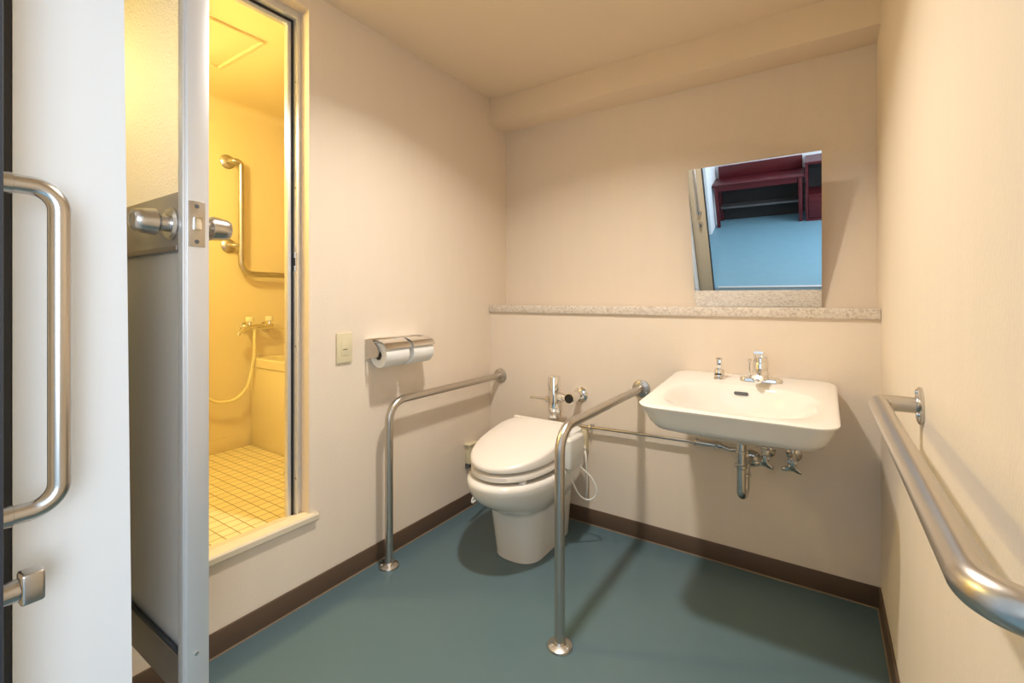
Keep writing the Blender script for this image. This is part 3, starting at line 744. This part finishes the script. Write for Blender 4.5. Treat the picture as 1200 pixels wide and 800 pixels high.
for a in ((-3.4, -3.36, .6, 2.2), (-2.34, -2.3, .6, 2.2), (-3.36, -2.34, .6, .64), (-3.36, -2.34, 2.16, 2.2), (-2.87, -2.83, .64, 2.16)): box(bm, OX1 + .02, OX1 + .06, *a)
struct('window_1', bm, 'alu', 'aluminium window frame of the room outside', 'window')
struct('trim_5', bx(.745, 1.70, -2.225, -2.195, -.002, .006, .001), 'alu', 'metal threshold strip under the entrance door', 'threshold')
bm = nb()
for a in ((-3.9, -3.86, .6, 2.2), (-3.52, -3.48, .6, 2.2), (-3.86, -3.52, .6, .64), (-3.86, -3.52, 2.16, 2.2)): box(bm, OX1 + .02, OX1 + .06, *a)
struct('added_window', bm, 'alu', 'added narrow window frame for extra light on the shower door', 'window')  # unseen window, added for a strip of light on the shower door
# desk
t = thing('desk', 'red mahogany desk reflected in the mirror', 'desk', (.95, -4.04, 0))
obj('desk_top', bx(.462, 1.425, -4.20, -3.885, .525, .552, .003), 'mahogany', t)
obj('back_panel', bx(.50, 1.40, -4.20, -4.178, .552, .705, .002), 'mahogany', t)
obj('apron', bx(.515, 1.355, -3.92, -3.90, .465, .525), 'mahogany', t)
for x in (.48, 1.365):
    obj('leg', bx(x, x + .038, -3.93, -3.892, 0, .525, .002), 'mahogany', t)
    obj('leg', bx(x, x + .038, -4.19, -4.152, 0, .525, .002), 'mahogany', t)
obj('desk_shade_panel', bx(.52, 1.365, -4.195, -4.18, .004, .525), 'void', t, label='near black panel painting the shade under the desk')  # shade under the desk put into the panel colour
obj('foot_shelf', bx(.518, 1.365, -4.16, -4.02, .20, .222), 'dark_grey', t)
t = thing('cabinet', 'red mahogany cabinet right of the desk in the mirror', 'cabinet', (1.70, -4.03, 0))
bm = nb()
for a in ((1.435, 1.46, -4.20, -3.885, 0, .66), (1.94, 1.965, -4.20, -3.885, 0, .66), (1.43, 1.97, -4.20, -3.875, .66, .685), (1.46, 1.94, -4.20, -3.885, .29, .31), (1.46, 1.94, -4.20, -3.885, 0, .03), (1.46, 1.94, -4.20, -4.19, .03, .66)): box(bm, *a)
obj('carcass', bm, 'mahogany', t, smooth=False)
obj('niche_shade', bx(1.461, 1.939, -4.189, -4.18, .311, .659), 'void', t)  # dark sheet painting the shade inside the open niche
dr = obj('drawer', bx(1.463, 1.937, -4.08, -3.887, .035, .285, .002), 'mahogany', t)
bm = nb(); lathe(bm, (1.70, -3.887, .19), (0, 1, 0), [(0, .008), (.01, .007), (.014, .013), (.022, .012), (.024, .004)], 16); obj('knob', bm, 'pipe', dr)

# daylight through the window of the room outside
L = bpy.data.lights.new('daylight_and_fill', 'AREA'); L.shape = 'RECTANGLE'; L.size = 1.5; L.size_y = 1.1
L.energy = 54; L.color = (.82, .91, 1.0)
lo = bpy.data.objects.new('daylight_and_fill', L); col.objects.link(lo)
lo.location = (OX1 - .02, -2.85, 1.4); lo.rotation_euler = (0, PI / 2, 0)
added_light = L.copy(); added_light.size = 1.5; added_light.size_y = .36; added_light.energy = 12  # extra light added to cool the shower door panel
lo = bpy.data.objects.new('daylight_and_fill', added_light); col.objects.link(lo)
lo.location = (OX1 - .02, -3.69, 1.4); lo.rotation_euler = (0, PI / 2, 0)

w = bpy.data.worlds.new('world'); sc.world = w; w.use_nodes = True
w.node_tree.nodes['Background'].inputs[0].default_value = (.62, .78, 1, 1)
w.node_tree.nodes['Background'].inputs[1].default_value = 1.0

# ------------------------------------------------------------------ camera
cd = bpy.data.cameras.new('camera'); cam = bpy.data.objects.new('camera', cd); col.objects.link(cam)
cam.location = (1.5964, -2.1586, 1.13)
cam.rotation_euler = (PI / 2, 0, math.radians(33.923))
cd.sensor_width = 36; cd.lens = 543.8 / 1200 * 36
cd.shift_y = -50.0 / 1200; cd.shift_x = 1.6 / 1200
cd.clip_start = .02
sc.camera = cam
sc.view_settings.view_transform = 'Standard'; sc.view_settings.look = 'None'
sc.view_settings.gamma = 1; sc.view_settings.use_curve_mapping = False
sc.view_settings.exposure = 0
